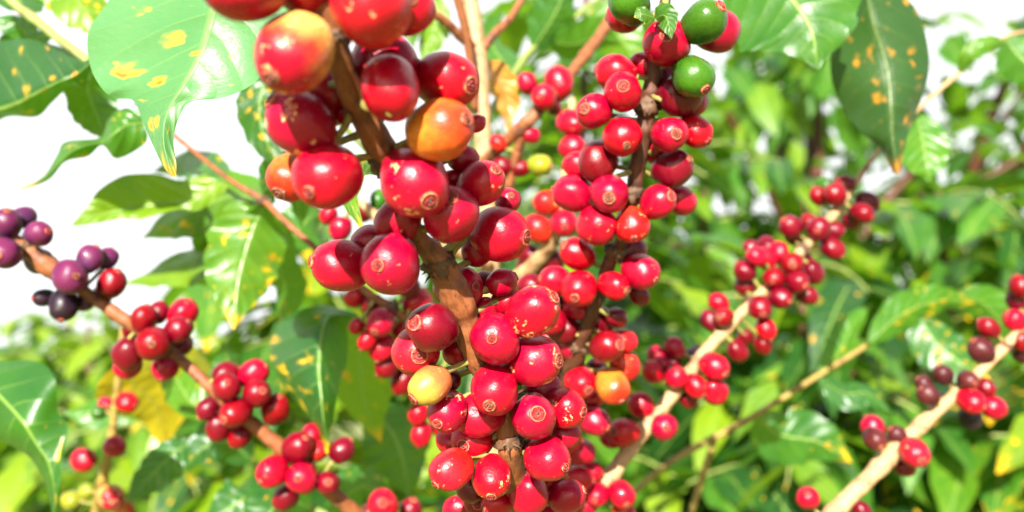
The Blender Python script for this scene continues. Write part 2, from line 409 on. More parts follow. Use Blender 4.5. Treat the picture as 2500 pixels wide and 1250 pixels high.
def branch(name, label, cat, stem, cherries=(), nodes=(), mat='bark', group=None, rough=.10, part='stem', elong=1.21, seed=1):
    """stem: (px,py,depth,radius px); cherries: (px,py,r px,material,layer,navel offset or None)"""
    W = [tuple(P(a, b, d))+(r*d/F,) for a, b, d, r in stem]
    root = thing(name, label, cat, Vector(W[0][:3]), group)
    S = catmull(W, 80)
    for c in nodes:                                 # swell the stem at its nodes
        q = P(*c[:3]) if len(c) > 2 else None
    me = tube_mesh('stem', W, rough=rough, n=len(W)*26, seed=seed, knots=.034 if cherries else .05)
    link(part, me, M[mat], root)
    # stem in camera terms for nearest-point lookups
    def cam_of(v):
        r = Vector(v)-CAM; d = r.dot(FWD); return (r.dot(RIGHT)/d*F+1250, 625-r.dot(UPV)/d*F, d)
    SC2 = [(*cam_of(s[:3]), s[3]) for s in S]
    L = []
    for (cx, cy, r, mt, lay, off) in cherries:
        r *= 1.04
        j = min(range(len(SC2)), key=lambda k: (SC2[k][0]-cx)**2+(SC2[k][1]-cy)**2)
        ds = SC2[j][2]; Rm = r*ds/F; sr = SC2[j][3]
        d = ds + {'f': -(sr*.8+Rm*.9), 's': 0, 'b': (sr*.8+Rm*.9), 'F': -(sr+Rm*2.1), 'B': sr+Rm*2.2}[lay]
        L.append([cx, cy, r, mt, lay, off, d, j, d])
    order = {'F': -2, 'f': -1, 's': 0, 'b': 1, 'B': 2}
    for it in range(160):                           # nudge in depth until neighbours no longer sink into each other
        for a in range(len(L)):
            A = L[a]; pa = P(A[0], A[1], A[6]); ra = A[2]*A[6]/F
            for b in range(a+1, len(L)):
                B = L[b]
                if abs(A[0]-B[0]) > A[2]+B[2] or abs(A[1]-B[1]) > A[2]+B[2]: continue
                pb = P(B[0], B[1], B[6]); rb = B[2]*B[6]/F
                gap = .90*(ra+rb)-(pa-pb).length
                if gap > 0:
                    oa, ob = order[A[4]], order[B[4]]
                    sgn = (1 if ob > oa else -1) if oa != ob else (1 if B[6] > A[6] or (B[6] == A[6] and b > a) else -1)
                    A[6] -= sgn*gap*.12; B[6] += sgn*gap*.12
                    pa = P(A[0], A[1], A[6])
        for A in L: A[6] += (A[8]-A[6])*.01
    for (cx, cy, r, mt, lay, off, d, j, _) in L:
        c = P(cx, cy, d); Rm = r*d/F
        sp = Vector(S[j][:3])
        out = (c-sp)
        if out.length < 1e-5: out = -FWD
        out.normalize()
        if off is not None:
            ux, uy = off[0]/(1.05*r), off[1]/(1.05*r); l = math.hypot(ux, uy)
            if l > .97: ux, uy = ux/l*.97, uy/l*.97; l = .97
            z = math.sqrt(1-l*l)
            if len(off) > 2: z = -z
            ax = cdir(ux, uy, z)
        else:
            ax = (out + .45*Vector((RNG.uniform(-1, 1), RNG.uniform(-1, 1), RNG.uniform(-1, 1)))).normalized()
        ax.normalize()
        cz = abs(ax.dot((CAM-c).normalized())); sz = math.sqrt(max(0, 1-cz*cz))
        e = elong*RNG.uniform(.96, 1.05)
        if mt in ('yellow', 'black'): e = 1.28
        bb = Rm/math.sqrt(math.sqrt((e*sz)**2+cz*cz)); aa = bb*e
        q = ax.to_track_quat('Z', 'Y')
        o = bpy.data.objects.new('cherry', cherry_data(mt)); COL.objects.link(o); o.parent = root
        if PLABEL[mt]: o['label'] = PLABEL[mt]
        o.rotation_mode = 'QUATERNION'; o.rotation_quaternion = q @ Matrix.Rotation(RNG.random()*6.28, 3, 'Z').to_quaternion()
        o.location = c-Vector(root.location); o.scale = (bb, bb, aa)
        nv = bpy.data.objects.new('navel', RNG.choice(NAVELS)); COL.objects.link(nv); nv.parent = o
        s = RNG.uniform(.62, 1.15); nv.scale = (s, s, 1-.04*(s-1))
        nv.location = (0, 0, .0 if s > .9 else .012)
        # stalk from the cherry's base to the stem
        base = c-ax*aa*.97
        if (sp-base).length > .0015:
            mid = base.lerp(sp, .5)-ax*aa*.1
            st = tube_mesh('stalk', [tuple(base+ax*aa*.06)+(.0011,), tuple(mid)+(.0009,), tuple(sp)+(.0013,)], seg=7, n=7, seed=cx)
            mw = Matrix.LocRotScale(c, o.rotation_quaternion, o.scale).inverted()
            st.transform(mw); link('stalk', st, M['stalk'], o, local=True)
    for (nx, ny, nr) in nodes:
        j = min(range(len(SC2)), key=lambda k: (SC2[k][0]-nx)**2+(SC2[k][1]-ny)**2)
        c = Vector(S[j][:3]); tan = (Vector(S[min(79, j+1)][:3])-Vector(S[max(0, j-1)][:3])).normalized()
        r = nr*SC2[j][2]/F
        bm = bmesh.new()
        bmesh.ops.create_icosphere(bm, subdivisions=3, radius=1)
        bm.loops.layers.uv.new('UVMap')
        for v in bm.verts:
            k = 1+.45*mnoise.noise(v.co*2.2+Vector((nx, ny, 0)))+.25*mnoise.noise(v.co*6+Vector((nx, ny, 3)))
            v.co *= k
        rr = random.Random(nx)
        for q in range(9):                          # withered bract tips sticking out of the knot
            dv = Vector((rr.uniform(-1, 1), rr.uniform(-1, 1), rr.uniform(-.6, .6))).normalized()
            x = dv.orthogonal().normalized(); y = dv.cross(x); ln = rr.uniform(1.3, 2.0)
            vs = [bm.verts.new(dv*.6+(x*math.cos(g_)+y*math.sin(g_))*.22) for g_ in (0, 2.1, 4.2)]
            tip = bm.verts.new(dv*ln+x*rr.uniform(-.3, .3))
            for g_ in range(3): bm.faces.new((vs[g_], vs[(g_+1) % 3], tip))
        q = tan.to_track_quat('Z', 'Y')
        bm.transform(Matrix.LocRotScale(c-Vector(root.location), q, Vector((r, r, r*.8))))
        for f in bm.faces: f.smooth = True
        me = bpy.data.meshes.new('node'); bm.to_mesh(me); bm.free()
        link('node', me, M['node'], root, local=True)
    return root

# ------------------------------------------------------------------ ground, grass
def ground():
    bm = bmesh.new(); uvl = None
    rad = [0, .5, 1, 1.6, 2.4, 3.4, 4.6, 6, 8, 11, 15, 22, 35, 60, 120, 260]; seg = 64
    c = bm.verts.new((0, 0, 0)); prev = None
    def hz(x, y): return .03*mnoise.noise(Vector((x*.9, y*.9, 0))) + .10*mnoise.noise(Vector((x*.15, y*.15, 4)))
    for r in rad[1:]:
        ring = []
        for k in range(seg):
            a = 2*math.pi*k/seg; x, y = r*math.cos(a), r*math.sin(a)
            ring.append(bm.verts.new((x, y, hz(x, y) if r < 100 else 0)))
        for k in range(seg):
            if prev is None: bm.faces.new((c, ring[k], ring[(k+1) % seg]))
            else: bm.faces.new((prev[k], ring[k], ring[(k+1) % seg], prev[(k+1) % seg]))
        prev = ring
    for f in bm.faces: f.smooth = True
    me = bpy.data.meshes.new('ground'); bm.to_mesh(me); bm.free()
    g = N('grassy_soil'); p = g.n('ShaderNodeNewGeometry').outputs['Position']
    a = g.noise(1.2, p, 5); b = g.noise(14, p, 5); c2 = g.noise(60, p, 3)
    col = g.mix(g.mr(a.outputs[0], .35, .65), (.16, .20, .04), (.24, .22, .07))
    col = g.mix(g.mr(b.outputs[0], .4, .7), col, (.07, .12, .02)); col = g.mix(g.mr(c2.outputs[0], .5, .7, 0, .5), col, (.20, .12, .05))
    bp = g.n('ShaderNodeBump', {'Strength': .8, 'Distance': .03, 'Height': b.outputs[0]})
    pr = g.n('ShaderNodeBsdfPrincipled', {'Base Color': col, 'Roughness': .9, 'Normal': bp.outputs[0]}); g.t.links.new(pr.outputs[0], g.out.inputs[0])
    tagp(link('ground', me, g.m), kind='structure')
ground()

def grass():
    R = random.Random(3); bm = bmesh.new()
    for i in range(9000):
        y = 1.5+R.random()**1.6*9; x = R.uniform(-.75, .75)*y
        h = R.uniform(.05, .16); an = R.random()*6.28; w_ = R.uniform(.003, .006)*1.3
        d = Vector((math.cos(an), math.sin(an), 0)); s = Vector((-d.y, d.x, 0)); b = Vector((x, y, -.06)); h += .05
        p = [b, b+Vector((0, 0, h*.55))+d*h*.12, b+Vector((0, 0, h))+d*h*.45]
        v = [bm.verts.new(p[0]-s*w_), bm.verts.new(p[0]+s*w_), bm.verts.new(p[1]+s*w_*.8), bm.verts.new(p[1]-s*w_*.8), bm.verts.new(p[2])]
        bm.faces.new((v[0], v[1], v[2], v[3])); bm.faces.new((v[3], v[2], v[4]))
    me = bpy.data.meshes.new('grass'); bm.to_mesh(me); bm.free()
    g = N('grass_blade'); p = g.n('ShaderNodeNewGeometry').outputs['Position']
    c = g.mix(g.mr(g.noise(2, p, 4).outputs[0], .35, .65), (.09, .18, .02), (.30, .32, .07))
    a = g.n('ShaderNodeBsdfPrincipled', {'Base Color': c, 'Roughness': .5}); t = g.n('ShaderNodeBsdfTranslucent', {'Color': c})
    g.t.links.new(g.n('ShaderNodeMixShader', {0: .4, 1: a.outputs[0], 2: t.outputs[0]}).outputs[0], g.out.inputs[0])
    tagp(link('grass', me, g.m), kind='stuff', label='short pale grass covering the sunlit ground', cat='grass')
grass()

# ------------------------------------------------------------------ background coffee bushes and far trees
def add_blade(bm, uvl, base, tan, nor, ln, wd, curl, R, store, spots, tone, rows=7, fold=.25):
    """one leaf added to a foliage mesh"""
    side = tan.cross(nor).normalized(); prev = None; rnd = R.random(); ph = R.random()*6.28
    for i in range(rows):
        t = i/(rows-1); w_ = max(wd*leaf_width(t), wd*.03)
        c = base+tan*(ln*t)-nor*(curl*ln*t*t)
        wv = .16*wd*math.sin(t*16+ph)
        row = [bm.verts.new(c+side*(u*w_)+nor*(abs(u)*w_*fold+(wv*u if t < .98 else 0))) for u in (-1, -.5, 0, .5, 1)]
        if prev:
            for j in range(4):
                f = bm.faces.new((prev[j], prev[j+1], row[j+1], row[j])); f.smooth = True
                for lp, (jj, ii) in zip(f.loops, ((j, i-1), (j+1, i-1), (j+1, i), (j, i))): lp[uvl].uv = (jj/4, ii/(rows-1))
                store.append((rnd, spots, tone))
        prev = row

def tubes_into(bm, uvl, pts, seg=6):
    ref = Vector((.3, .8, .25)); rings = []
    for i, (p, r) in enumerate(pts):
        a = pts[max(0, i-1)][0]; b = pts[min(len(pts)-1, i+1)][0]; t = (b-a).normalized(); x = t.cross(ref).normalized(); y = t.cross(x)
        rings.append([bm.verts.new(p+(x*math.cos(6.2832*k/seg)+y*math.sin(6.2832*k/seg))*r) for k in range(seg)])
    for i in range(len(rings)-1):
        for k in range(seg):
            f = bm.faces.new((rings[i][k], rings[i][(k+1) % seg], rings[i+1][(k+1) % seg], rings[i+1][k])); f.smooth = True
            for lp, (kk, ii) in zip(f.loops, ((k, i), (k+1, i), (k+1, i+1), (k, i+1))): lp[uvl].uv = (kk/seg, ii*.4)

def bush(x, y, h, r, label, seed, tone=.45, spots=.15, nlat=34, leaf_len=.12, zmin=.25, name='coffee_bush', cat='coffee bush', group='coffee bushes behind the fruiting branches', dens=1.0):
    R = random.Random(seed); root = thing(name, label, cat, (x, y, 0), group)
    bs = bmesh.new(); us = bs.loops.layers.uv.new('UVMap'); bt = bmesh.new(); ut = bt.loops.layers.uv.new('UVMap')
    bl = bmesh.new(); ul = bl.loops.layers.uv.new('UVMap'); store = []
    ln_x, ln_y = R.uniform(-.05, .05), R.uniform(-.05, .05)
    tubes_into(bs, us, [(Vector((ln_x*k/8*h, ln_y*k/8*h, -.1+(h+.1)*k/8)), .017*(1-.75*k/8)+.003) for k in range(9)], 9)
    for i in range(nlat):
        z = h*(zmin+(1-zmin)*((i+R.random())/nlat)); f = z/h
        L = r*(1-.55*max(0, f-.35)/.65)*R.uniform(.7, 1.1); az = i*2.4+R.uniform(-.5, .5)
        d = Vector((math.cos(az), math.sin(az), 0)); sag = R.uniform(-.1, .35); pts = []
        for k in range(7):
            t = k/6
            pts.append((Vector((ln_x*z, ln_y*z, z))+d*(L*t)+Vector((0, 0, L*(.35*t-(.35+sag)*t*t))), .004*(1-.7*t)+.001))
        tubes_into(bt, ut, pts, 5)
        nn = max(3, int(L/.055*dens))
        for k in range(nn):
            t = .12+.88*(k+R.random()*.5)/nn; j = min(int(t*6), 5); ff = t*6-j
            p = pts[j][0].lerp(pts[j+1][0], ff); tan = (pts[j+1][0]-pts[j][0]).normalized()
            sd = tan.cross(Vector((0, 0, 1))).normalized()
            for s in (-1, 1):
                if R.random() < .08: continue
                dr = (tan*R.uniform(.3, .9)+sd*s*R.uniform(.6, 1)+Vector((0, 0, R.uniform(-.75, .25)))).normalized()
                up = (Vector((0, 0, 1))+Vector((R.uniform(-.5, .5), R.uniform(-.5, .5), 0))); nor = (up-dr*up.dot(dr)).normalized()
                l = leaf_len*R.uniform(.6, 1.2)
                add_blade(bl, ul, p+dr*.008, dr, nor, l, l*R.uniform(.19, .25), R.uniform(.05, .5), R, store, spots*R.choice((0, .5, 1, 1.8)), min(1, max(0, tone+.07+R.uniform(-.5, .5))))
    for nm, b, mt in (('stem', bs, 'darkbark'), ('twigs', bt, 'greenstem'), ('foliage', bl, 'bushleaf')):
        me = bpy.data.meshes.new(nm); b.to_mesh(me); b.free()
        if nm == 'foliage': add_leaf_attr(me, [q[0] for q in store], [q[1] for q in store], [q[2] for q in store])
        link(nm, me, M[mt], root, local=True)
    return root

BUSH = [  # x, y, height, radius, tone, spots, laterals, leaf length, label
 (.95, 1.45, 1.32, .50, .40, .50, 44, .18, 'coffee bush with yellow spotted leaves at the lower right edge'),
 (.50, 1.60, 1.50, .45, .42, .15, 50, .16, 'dense glossy coffee bush right of the central cherries'),
 (1.02, 1.95, 1.70, .55, .45, .15, 58, .18, 'tall leafy coffee bush behind the thin curved branch at right'),
 (.20, 2.3, 1.62, .6, .38, .10, 50, .16, 'coffee bush directly behind the right hand cherry cluster'),
 (1.75, 2.8, 1.80, .8, .48, .10, 54, .18, 'coffee bush at the far right under the sky gaps'),
 (.80, 3.0, 1.80, .8, .40, .05, 60, .17, 'dark green coffee bush in the middle of the right background'),
 (-.34, 1.35, 1.56, .36, .58, .35, 50, .15, 'bright green coffee bush behind the spotted leaf left of centre'),
 (-.62, 1.7, 1.27, .45, .70, .40, 36, .15, 'low yellow green coffee bush at the lower left'),
 (-1.35, 2.9, 1.43, .7, .80, .05, 46, .16, 'pale washed out coffee bush at the far left edge'),
 (-.8, 3.0, 1.42, .6, .75, .05, 46, .16, 'light green coffee bush behind the lower left cherry clusters'),
 (.52, 2.75, 2.12, .55, .42, .10, 52, .17, 'tall coffee bush just right of the branch with green cherries'),
 (.08, 1.75, 2.05, .42, .52, .10, 44, .16, 'tall coffee bush behind the upright trunk at the top'),
 (-2.3, 4.6, 1.55, .8, .7, .05, 40, .16, 'pale coffee bush farthest back at the left'),
 (-.15, 4.4, 1.60, .8, .6, .05, 44, .16, 'coffee bush farthest back behind the bunched left leaves'),
]
for i, b in enumerate(BUSH):
    bush(b[0], b[1], b[2], b[3], b[8], 100+i, b[4], b[5], b[6], b[7])

def tree(x, y, h, r, label, seed):
    R = random.Random(seed); root = thing('shade_tree', label, 'tree', (x, y, 0), 'shade trees beyond the coffee bushes')
    bt = bmesh.new(); ut = bt.loops.layers.uv.new('UVMap'); bl = bmesh.new(); ul = bl.loops.layers.uv.new('UVMap'); store = []
    tubes_into(bt, ut, [(Vector((.2*math.sin(k*.7+seed), .1*k/8, -.2+h*.8*k/8)), .16*(1-.8*k/8)) for k in range(9)], 10)
    clumps = []
    for i in range(18):
        a = R.random()*6.28; z = h*R.uniform(.30, 1.0); q = r*math.sqrt(R.random())*(1-.5*abs(z/h-.6))
        clumps.append((Vector((q*math.cos(a), q*math.sin(a), z)), R.uniform(.25, .6)))
        tubes_into(bt, ut, [(Vector((0, .05, z*.6)), .05), (Vector((q*math.cos(a)*.5, q*math.sin(a)*.5, z*.85)), .03), (clumps[-1][0], .012)], 6)
    for c, cr in clumps:
        tn = R.uniform(.25, .7)
        for k in range(int(62*cr)):
            v = Vector((R.gauss(0, 1), R.gauss(0, 1), R.gauss(0, 1))).normalized()*cr*R.random()**.4
            d = (v.normalized()+Vector((R.uniform(-.6, .6), R.uniform(-.6, .6), -.5))).normalized(); up = Vector((R.uniform(-.6, .6), R.uniform(-.6, .6), 1)); nor = (up-d*up.dot(d)).normalized()
            l = R.uniform(.18, .34)
            add_blade(bl, ul, c+v, d, nor, l, l*.26, .3, R, store, 0, tn+R.uniform(-.2, .2), rows=4)
    for nm, b, mt in (('trunk', bt, 'darkbark'), ('crown', bl, 'bushleaf')):
        me = bpy.data.meshes.new(nm); b.to_mesh(me); b.free()
        if nm == 'crown': add_leaf_attr(me, [q[0] for q in store], [q[1] for q in store], [q[2] for q in store])
        link(nm, me, M[mt], root, local=True)
tree(1.8, 5.2, 3.3, 1.4, 'leafy shade tree in the right background with sky between its leaves', 5)
tree(3.0, 6.0, 4.0, 1.6, 'leafy shade tree at the far right beyond the coffee bushes', 6)
tree(.5, 6.4, 3.0, 1.3, 'leafy shade tree beyond the upright trunk in the middle', 7)

# ------------------------------------------------------------------ the coffee plant in front: trunk, fruiting branches, leafy twigs
f, s, b, B = 'f', 's', 'b', 'B'
GF = 'fruiting coffee branches'
gz = P(1215, 700, .50)
trunk_pts = [(1125, -160, .50, 20), (1150, 20, .50, 21), (1165, 130, .50, 23), (1180, 330, .50, 22), (1190, 560, .50, 26), (1196, 720, .50, 27), (1205, 1000, .50, 29), (1215, 1400, .50, 31)]
W = [tuple(P(a, q, d))+(r*d/F,) for a, q, d, r in reversed(trunk_pts)]
g0 = Vector(W[0][:3])
W = [(g0.x+.03, g0.y+.02, -.05, .016), (g0.x+.02, g0.y+.01, .5, .0125), (g0.x, g0.y, 1.0, .0095)]+[q for q in W if q[2] > 1.05]
root = thing('coffee_plant', 'slender pale brown coffee trunk rising straight up behind the red cherries', 'trunk', (W[0][0], W[0][1], 0))
link('trunk', tube_mesh('trunk', W, rough=.07, n=150, seed=3), M['pale'], root)
for k, (tw, mt) in enumerate((
   ([(1165, 120, .5, 13), (1130, 95, .49, 12), (1085, 50, .48, 11), (1030, 15, .47, 9), (990, -60, .46, 8)], 'bark'),
   ([(1175, 125, .5, 12), (1205, 85, .5, 11), (1245, 45, .51, 9), (1290, -30, .52, 8)], 'bark'),
   ([(1160, 270, .495, 9), (1140, 90, .48, 11), (1105, -40, .47, 10)], 'bark'))):
    Wt = [tuple(P(a, q, d))+(r*d/F,) for a, q, d, r in tw]
    link('side_shoot', tube_mesh('side_shoot', Wt, rough=.1, seed=k), M[mt], root)
TB = (1213, 1500, .50, 22)

branch('fruiting_branch', 'thick brown branch closest to the camera, packed with big red cherries down the centre', 'coffee branch',
  [(1213, 1560, .47, 30), (1262, 1330, .33, 30), (1250, 1150, .270, 29), (1228, 1010, .262, 29), (1165, 870, .253, 32), (1125, 755, .247, 35), (1078, 650, .240, 36), (1020, 575, .234, 22), (985, 480, .226, 24), (930, 360, .215, 36), (868, 250, .205, 29), (825, 130, .196, 32), (790, 0, .190, 32), (760, -120, .187, 34)],
  [(590,-42,97,'red',f,None),(745,-42,76,'red',s,None),(716,130,96,'blush',f,(-28,70)),(905,12,98,'orred',f,(-30,-10)),(1000,25,60,'red',s,(12,-5)),(940,158,77,'red',b,None),
   (952,214,73,'red',f,(-8,-66,1)),(1090,197,72,'red',s,(60,20)),(1075,315,79,'orange',f,(64,-15)),(735,300,84,'scab',s,(-60,-52)),(792,238,72,'red',b,None),(800,432,79,'red',f,(-28,40)),
   (712,430,58,'orange',b,(-20,45)),(1012,445,85,'scab',f,(41,47)),(1100,523,66,'red',f,(6,-34)),(1174,450,57,'scab',s,(34,-29)),(1220,570,68,'red',s,(64,10)),(970,540,56,'red',s,None),
   (954,645,72,'red',f,(-18,2)),(833,648,67,'red',s,(-66,-10)),(900,590,40,'red',b,None),(1170,600,46,'red',b,None),(1120,703,57,'red',b,(40,-5)),(1056,800,60,'dark',f,(-38,-16)),
   (1016,858,58,'orred',s,(14,2)),(1208,828,60,'red',f,(-5,-7)),(1302,760,64,'scab',f,(48,-36)),(1304,880,64,'scab',f,(58,-4)),(1243,738,38,'red',b,None),(1184,757,32,'red',b,None),
   (1049,940,50,'yellow',f,(-38,30)),(1207,950,60,'red',f,(-10,27)),(1172,1008,60,'red',s,(-55,20)),(1093,1005,49,'scab',s,(-20,20)),(1154,1072,51,'red',s,(-18,4)),(1101,1146,51,'orred',f,(-36,30)),
   (1200,1165,50,'scab',f,(0,36)),(1302,1018,54,'red',f,(8,-17)),(1380,996,49,'scab',s,(42,5)),(1337,1120,54,'red',f,(38,10)),(1289,1206,49,'red',f,(5,46,1)),(1098,1078,32,'red',b,None),
   (1380,1058,38,'red',b,None),(1342,1165,42,'red',b,None),(1384,1212,44,'red',s,None),(1168,1226,36,'dark',b,(0,-5)),(1120,1244,38,'red',b,None),(1240,490,31,'red',b,(8,-10)),(1105,437,24,'red',b,None),
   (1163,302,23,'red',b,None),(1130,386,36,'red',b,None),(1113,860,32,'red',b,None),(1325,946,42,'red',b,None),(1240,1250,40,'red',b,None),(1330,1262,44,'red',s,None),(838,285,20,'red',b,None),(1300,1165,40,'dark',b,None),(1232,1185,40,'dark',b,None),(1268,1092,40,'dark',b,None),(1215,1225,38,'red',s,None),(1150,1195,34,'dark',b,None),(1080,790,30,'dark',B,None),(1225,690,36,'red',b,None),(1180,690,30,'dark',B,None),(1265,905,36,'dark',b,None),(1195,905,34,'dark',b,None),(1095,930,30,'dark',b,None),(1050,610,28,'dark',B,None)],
  nodes=[(930,390,46),(825,70,40),(1060,650,40),(1150,885,30),(1245,1085,34)], group=GF, rough=.09, seed=1)

branch('fruiting_branch', 'shade-darkened brown branch with green unripe cherries at its top, right of the thick central branch', 'coffee branch',
  [(1225, 1480, .50, 20), (1300, 1250, .44, 21), (1360, 1030, .40, 21), (1400, 885, .375, 22), (1442, 770, .36, 18), (1490, 640, .35, 17), (1530, 560, .343, 17), (1552, 430, .336, 20), (1575, 290, .33, 21), (1600, 160, .325, 18), (1622, 20, .32, 15), (1632, -80, .318, 12)],
  [(1538,8,52,'green',f,(-30,-30)),(1525,40,42,'red',b,None),(1718,55,54,'green',f,(33,-30)),(1748,75,56,'red',b,None),(1628,104,56,'red',f,(-12,-1)),(1690,187,51,'green',f,(24,37)),
   (1660,232,54,'dark',s,None),(1688,250,38,'red',b,None),(1620,190,44,'red',b,None),(1503,178,47,'red',s,None),(1572,160,34,'red',b,None),(1520,225,46,'red',f,(-5,-4)),(1450,271,42,'red',f,(-26,0)),
   (1518,332,47,'red',f,(6,27)),(1634,328,42,'red',f,(8,5)),(1697,320,42,'red',s,(26,28)),(1460,392,50,'dark',s,(10,-45,1)),(1413,402,36,'red',b,None),(1642,412,48,'dark',s,(35,-20)),(1600,360,38,'red',b,None),
   (1398,472,47,'red',s,None),(1488,472,45,'red',f,(-6,14)),(1606,493,42,'red',f,(25,-11)),(1662,488,38,'red',b,None),(1455,551,46,'red',f,(-20,-10,1)),(1543,548,43,'orred',f,(0,33)),(1410,620,42,'red',s,None),
   (1355,685,38,'red',s,None),(1414,704,44,'red',f,(-13,20)),(1499,699,36,'red',f,(28,10)),(1565,662,44,'red',s,(30,20)),(1538,612,40,'dark',b,None),(1410,750,33,'red',b,None),(1465,782,36,'dark',b,None),
   (1372,800,42,'dark',b,None),(1482,846,40,'dark',f,(27,-7)),(1525,832,30,'orred',b,None),(1525,893,37,'orred',s,None),(1495,942,43,'orange',f,(18,32)),(1417,933,38,'red',f,None),
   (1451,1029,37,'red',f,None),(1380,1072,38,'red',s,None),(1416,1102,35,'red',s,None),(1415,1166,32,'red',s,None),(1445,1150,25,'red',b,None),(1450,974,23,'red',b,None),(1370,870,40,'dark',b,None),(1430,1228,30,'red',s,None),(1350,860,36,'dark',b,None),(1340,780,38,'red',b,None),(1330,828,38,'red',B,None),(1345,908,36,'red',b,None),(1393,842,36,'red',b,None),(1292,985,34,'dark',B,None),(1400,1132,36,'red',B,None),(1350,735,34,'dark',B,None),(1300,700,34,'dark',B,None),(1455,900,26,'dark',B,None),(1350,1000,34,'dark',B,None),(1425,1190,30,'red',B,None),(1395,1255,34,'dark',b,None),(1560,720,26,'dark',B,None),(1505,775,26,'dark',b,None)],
  nodes=[(1580,270,34),(1545,470,30),(1500,610,26),(1430,850,24)], mat='darkbark', group=GF, rough=.10, seed=2)

cb = branch('fruiting_branch', 'bare brown branch slanting down across the lower left with five dark red cherry clusters', 'coffee branch',
  [(1205, 1520, .50, 15.8), (1020, 1370, .47, 16.7), (880, 1262, .445, 18.5), (790, 1185, .435, 16.7), (700, 1105, .43, 16.7), (610, 1030, .425, 17.6), (520, 950, .42, 15.0), (430, 870, .42, 14.1), (310, 785, .41, 15.8), (220, 722, .41, 14.1), (120, 652, .40, 22.9), (60, 605, .40, 21.1), (-60, 540, .39, 15.0), (-200, 470, .38, 12.3)],
  [(15,546,36,'glare',s,None),(58,531,27,'glare',b,None),(95,571,31,'glare',f,None),(12,618,38,'glare',f,None),(95,637,32,'glare',b,None),
   (172,675,42,'glare',f,None),(220,632,33,'glare',s,None),(263,630,25,'glare',b,None),(273,692,35,'dark',s,None),(108,727,24,'black',b,(-20,0)),(155,745,36,'black',s,(4,34)),(205,738,24,'glare',b,None),(248,722,24,'dark',b,None),
   (350,778,32,'dark',s,None),(388,762,26,'dark',b,None),(447,765,36,'red',s,None),(435,805,34,'dark',f,None),(373,838,40,'dark',f,(14,-2)),(312,865,38,'dark',s,None),(312,893,31,'red',b,None),(322,805,22,'dark',b,None),(404,895,33,'red',s,None),(442,842,28,'dark',b,None),
   (554,944,34,'dark',f,None),(551,912,30,'dark',s,None),(620,913,36,'red',s,None),(627,960,33,'dark',f,None),(508,998,28,'dark',s,None),(575,1008,38,'dark',f,(-18,10)),(533,1045,31,'dark',s,None),(585,1067,28,'dark',s,None),(673,998,36,'dark',s,None),
   (727,1093,38,'dark',s,None),(760,1062,26,'red',b,None),(775,1102,25,'orred',s,None),(835,1099,31,'dark',s,None),(665,1151,38,'red',f,(-20,15)),(738,1167,38,'red',f,None),(800,1180,29,'dark',f,None),(697,1215,32,'dark',s,None),
   (935,1232,37,'red',f,None),(1003,1247,30,'dark',s,None),(903,1252,25,'dark',b,None)],
  nodes=[(175,690,24),(395,845,26),(580,1000,26),(745,1140,26),(50,600,24)], group=GF, rough=.07, seed=3)

db = branch('fruiting_branch', 'long pale branch climbing to the right with small red cherry clusters in the middle right', 'coffee branch',
  [(1225, 1530, .50, 18.7), (1350, 1360, .45, 18.7), (1475, 1185, .43, 19.6), (1560, 1065, .44, 18.7), (1650, 955, .45, 16.1), (1725, 855, .46, 15.3), (1795, 780, .47, 13.6), (1860, 715, .48, 11.9), (1945, 625, .49, 11.0), (2030, 530, .505, 11.0), (2090, 445, .52, 8.5), (2150, 360, .53, 5.1), (2240, 268, .55, 5.1), (2340, 180, .56, 5.1), (2450, 92, .58, 4.2), (2560, 70, .6, 3.4)],
  [(1459,1207,28,'red',f,None),(1518,1207,33,'red',f,None),(1524,1252,26,'orred',s,None),(1525,1055,35,'red',f,None),(1490,1066,28,'red',s,None),(1564,990,32,'red',s,None),(1621,1042,32,'red',f,None),
   (1593,907,27,'red',s,None),(1603,866,23,'red',b,None),(1647,848,26,'red',s,None),(1640,880,23,'dark',b,None),(1699,870,24,'black',b,None),(1650,922,28,'red',f,None),(1697,943,29,'red',f,None),(1743,895,35,'red',f,None),(1743,955,33,'red',s,None),(1680,975,23,'dark',b,None),(1618,890,22,'red',s,None),
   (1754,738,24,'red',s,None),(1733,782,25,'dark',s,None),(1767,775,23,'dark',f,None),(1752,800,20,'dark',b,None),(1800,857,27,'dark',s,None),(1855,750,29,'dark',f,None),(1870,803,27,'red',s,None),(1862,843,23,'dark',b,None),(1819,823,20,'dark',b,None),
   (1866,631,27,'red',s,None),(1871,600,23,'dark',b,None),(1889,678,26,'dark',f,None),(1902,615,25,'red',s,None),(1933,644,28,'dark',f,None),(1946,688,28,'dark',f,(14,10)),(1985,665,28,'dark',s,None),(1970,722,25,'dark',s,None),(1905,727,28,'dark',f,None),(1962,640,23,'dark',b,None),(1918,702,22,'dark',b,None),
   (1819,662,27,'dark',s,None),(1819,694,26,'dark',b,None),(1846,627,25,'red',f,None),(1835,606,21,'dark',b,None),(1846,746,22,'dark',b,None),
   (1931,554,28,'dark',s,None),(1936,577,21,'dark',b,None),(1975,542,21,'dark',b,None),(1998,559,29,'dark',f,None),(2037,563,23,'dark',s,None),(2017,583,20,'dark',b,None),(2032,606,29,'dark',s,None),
   (1998,478,22,'dark',s,None),(2011,452,20,'green',b,None),(2040,476,28,'dark',f,None),(2063,450,23,'dark',s,None),(2118,494,28,'dark',s,None),(2105,520,27,'dark',f,None),(2079,537,23,'dark',b,None)],
  nodes=[(1575,1050,20),(1670,930,22),(1830,740,20),(1960,610,18)], mat='pale', group=GF, rough=.07, seed=4)
leaf(db, [(1770,-170,.46),(1900,-40,.44),(1975,60,.43),(1998,168,.43)], 165, roll=-12, spots=.04, tone=.42, wave=.07, label='large pale green leaf hanging at the top right')
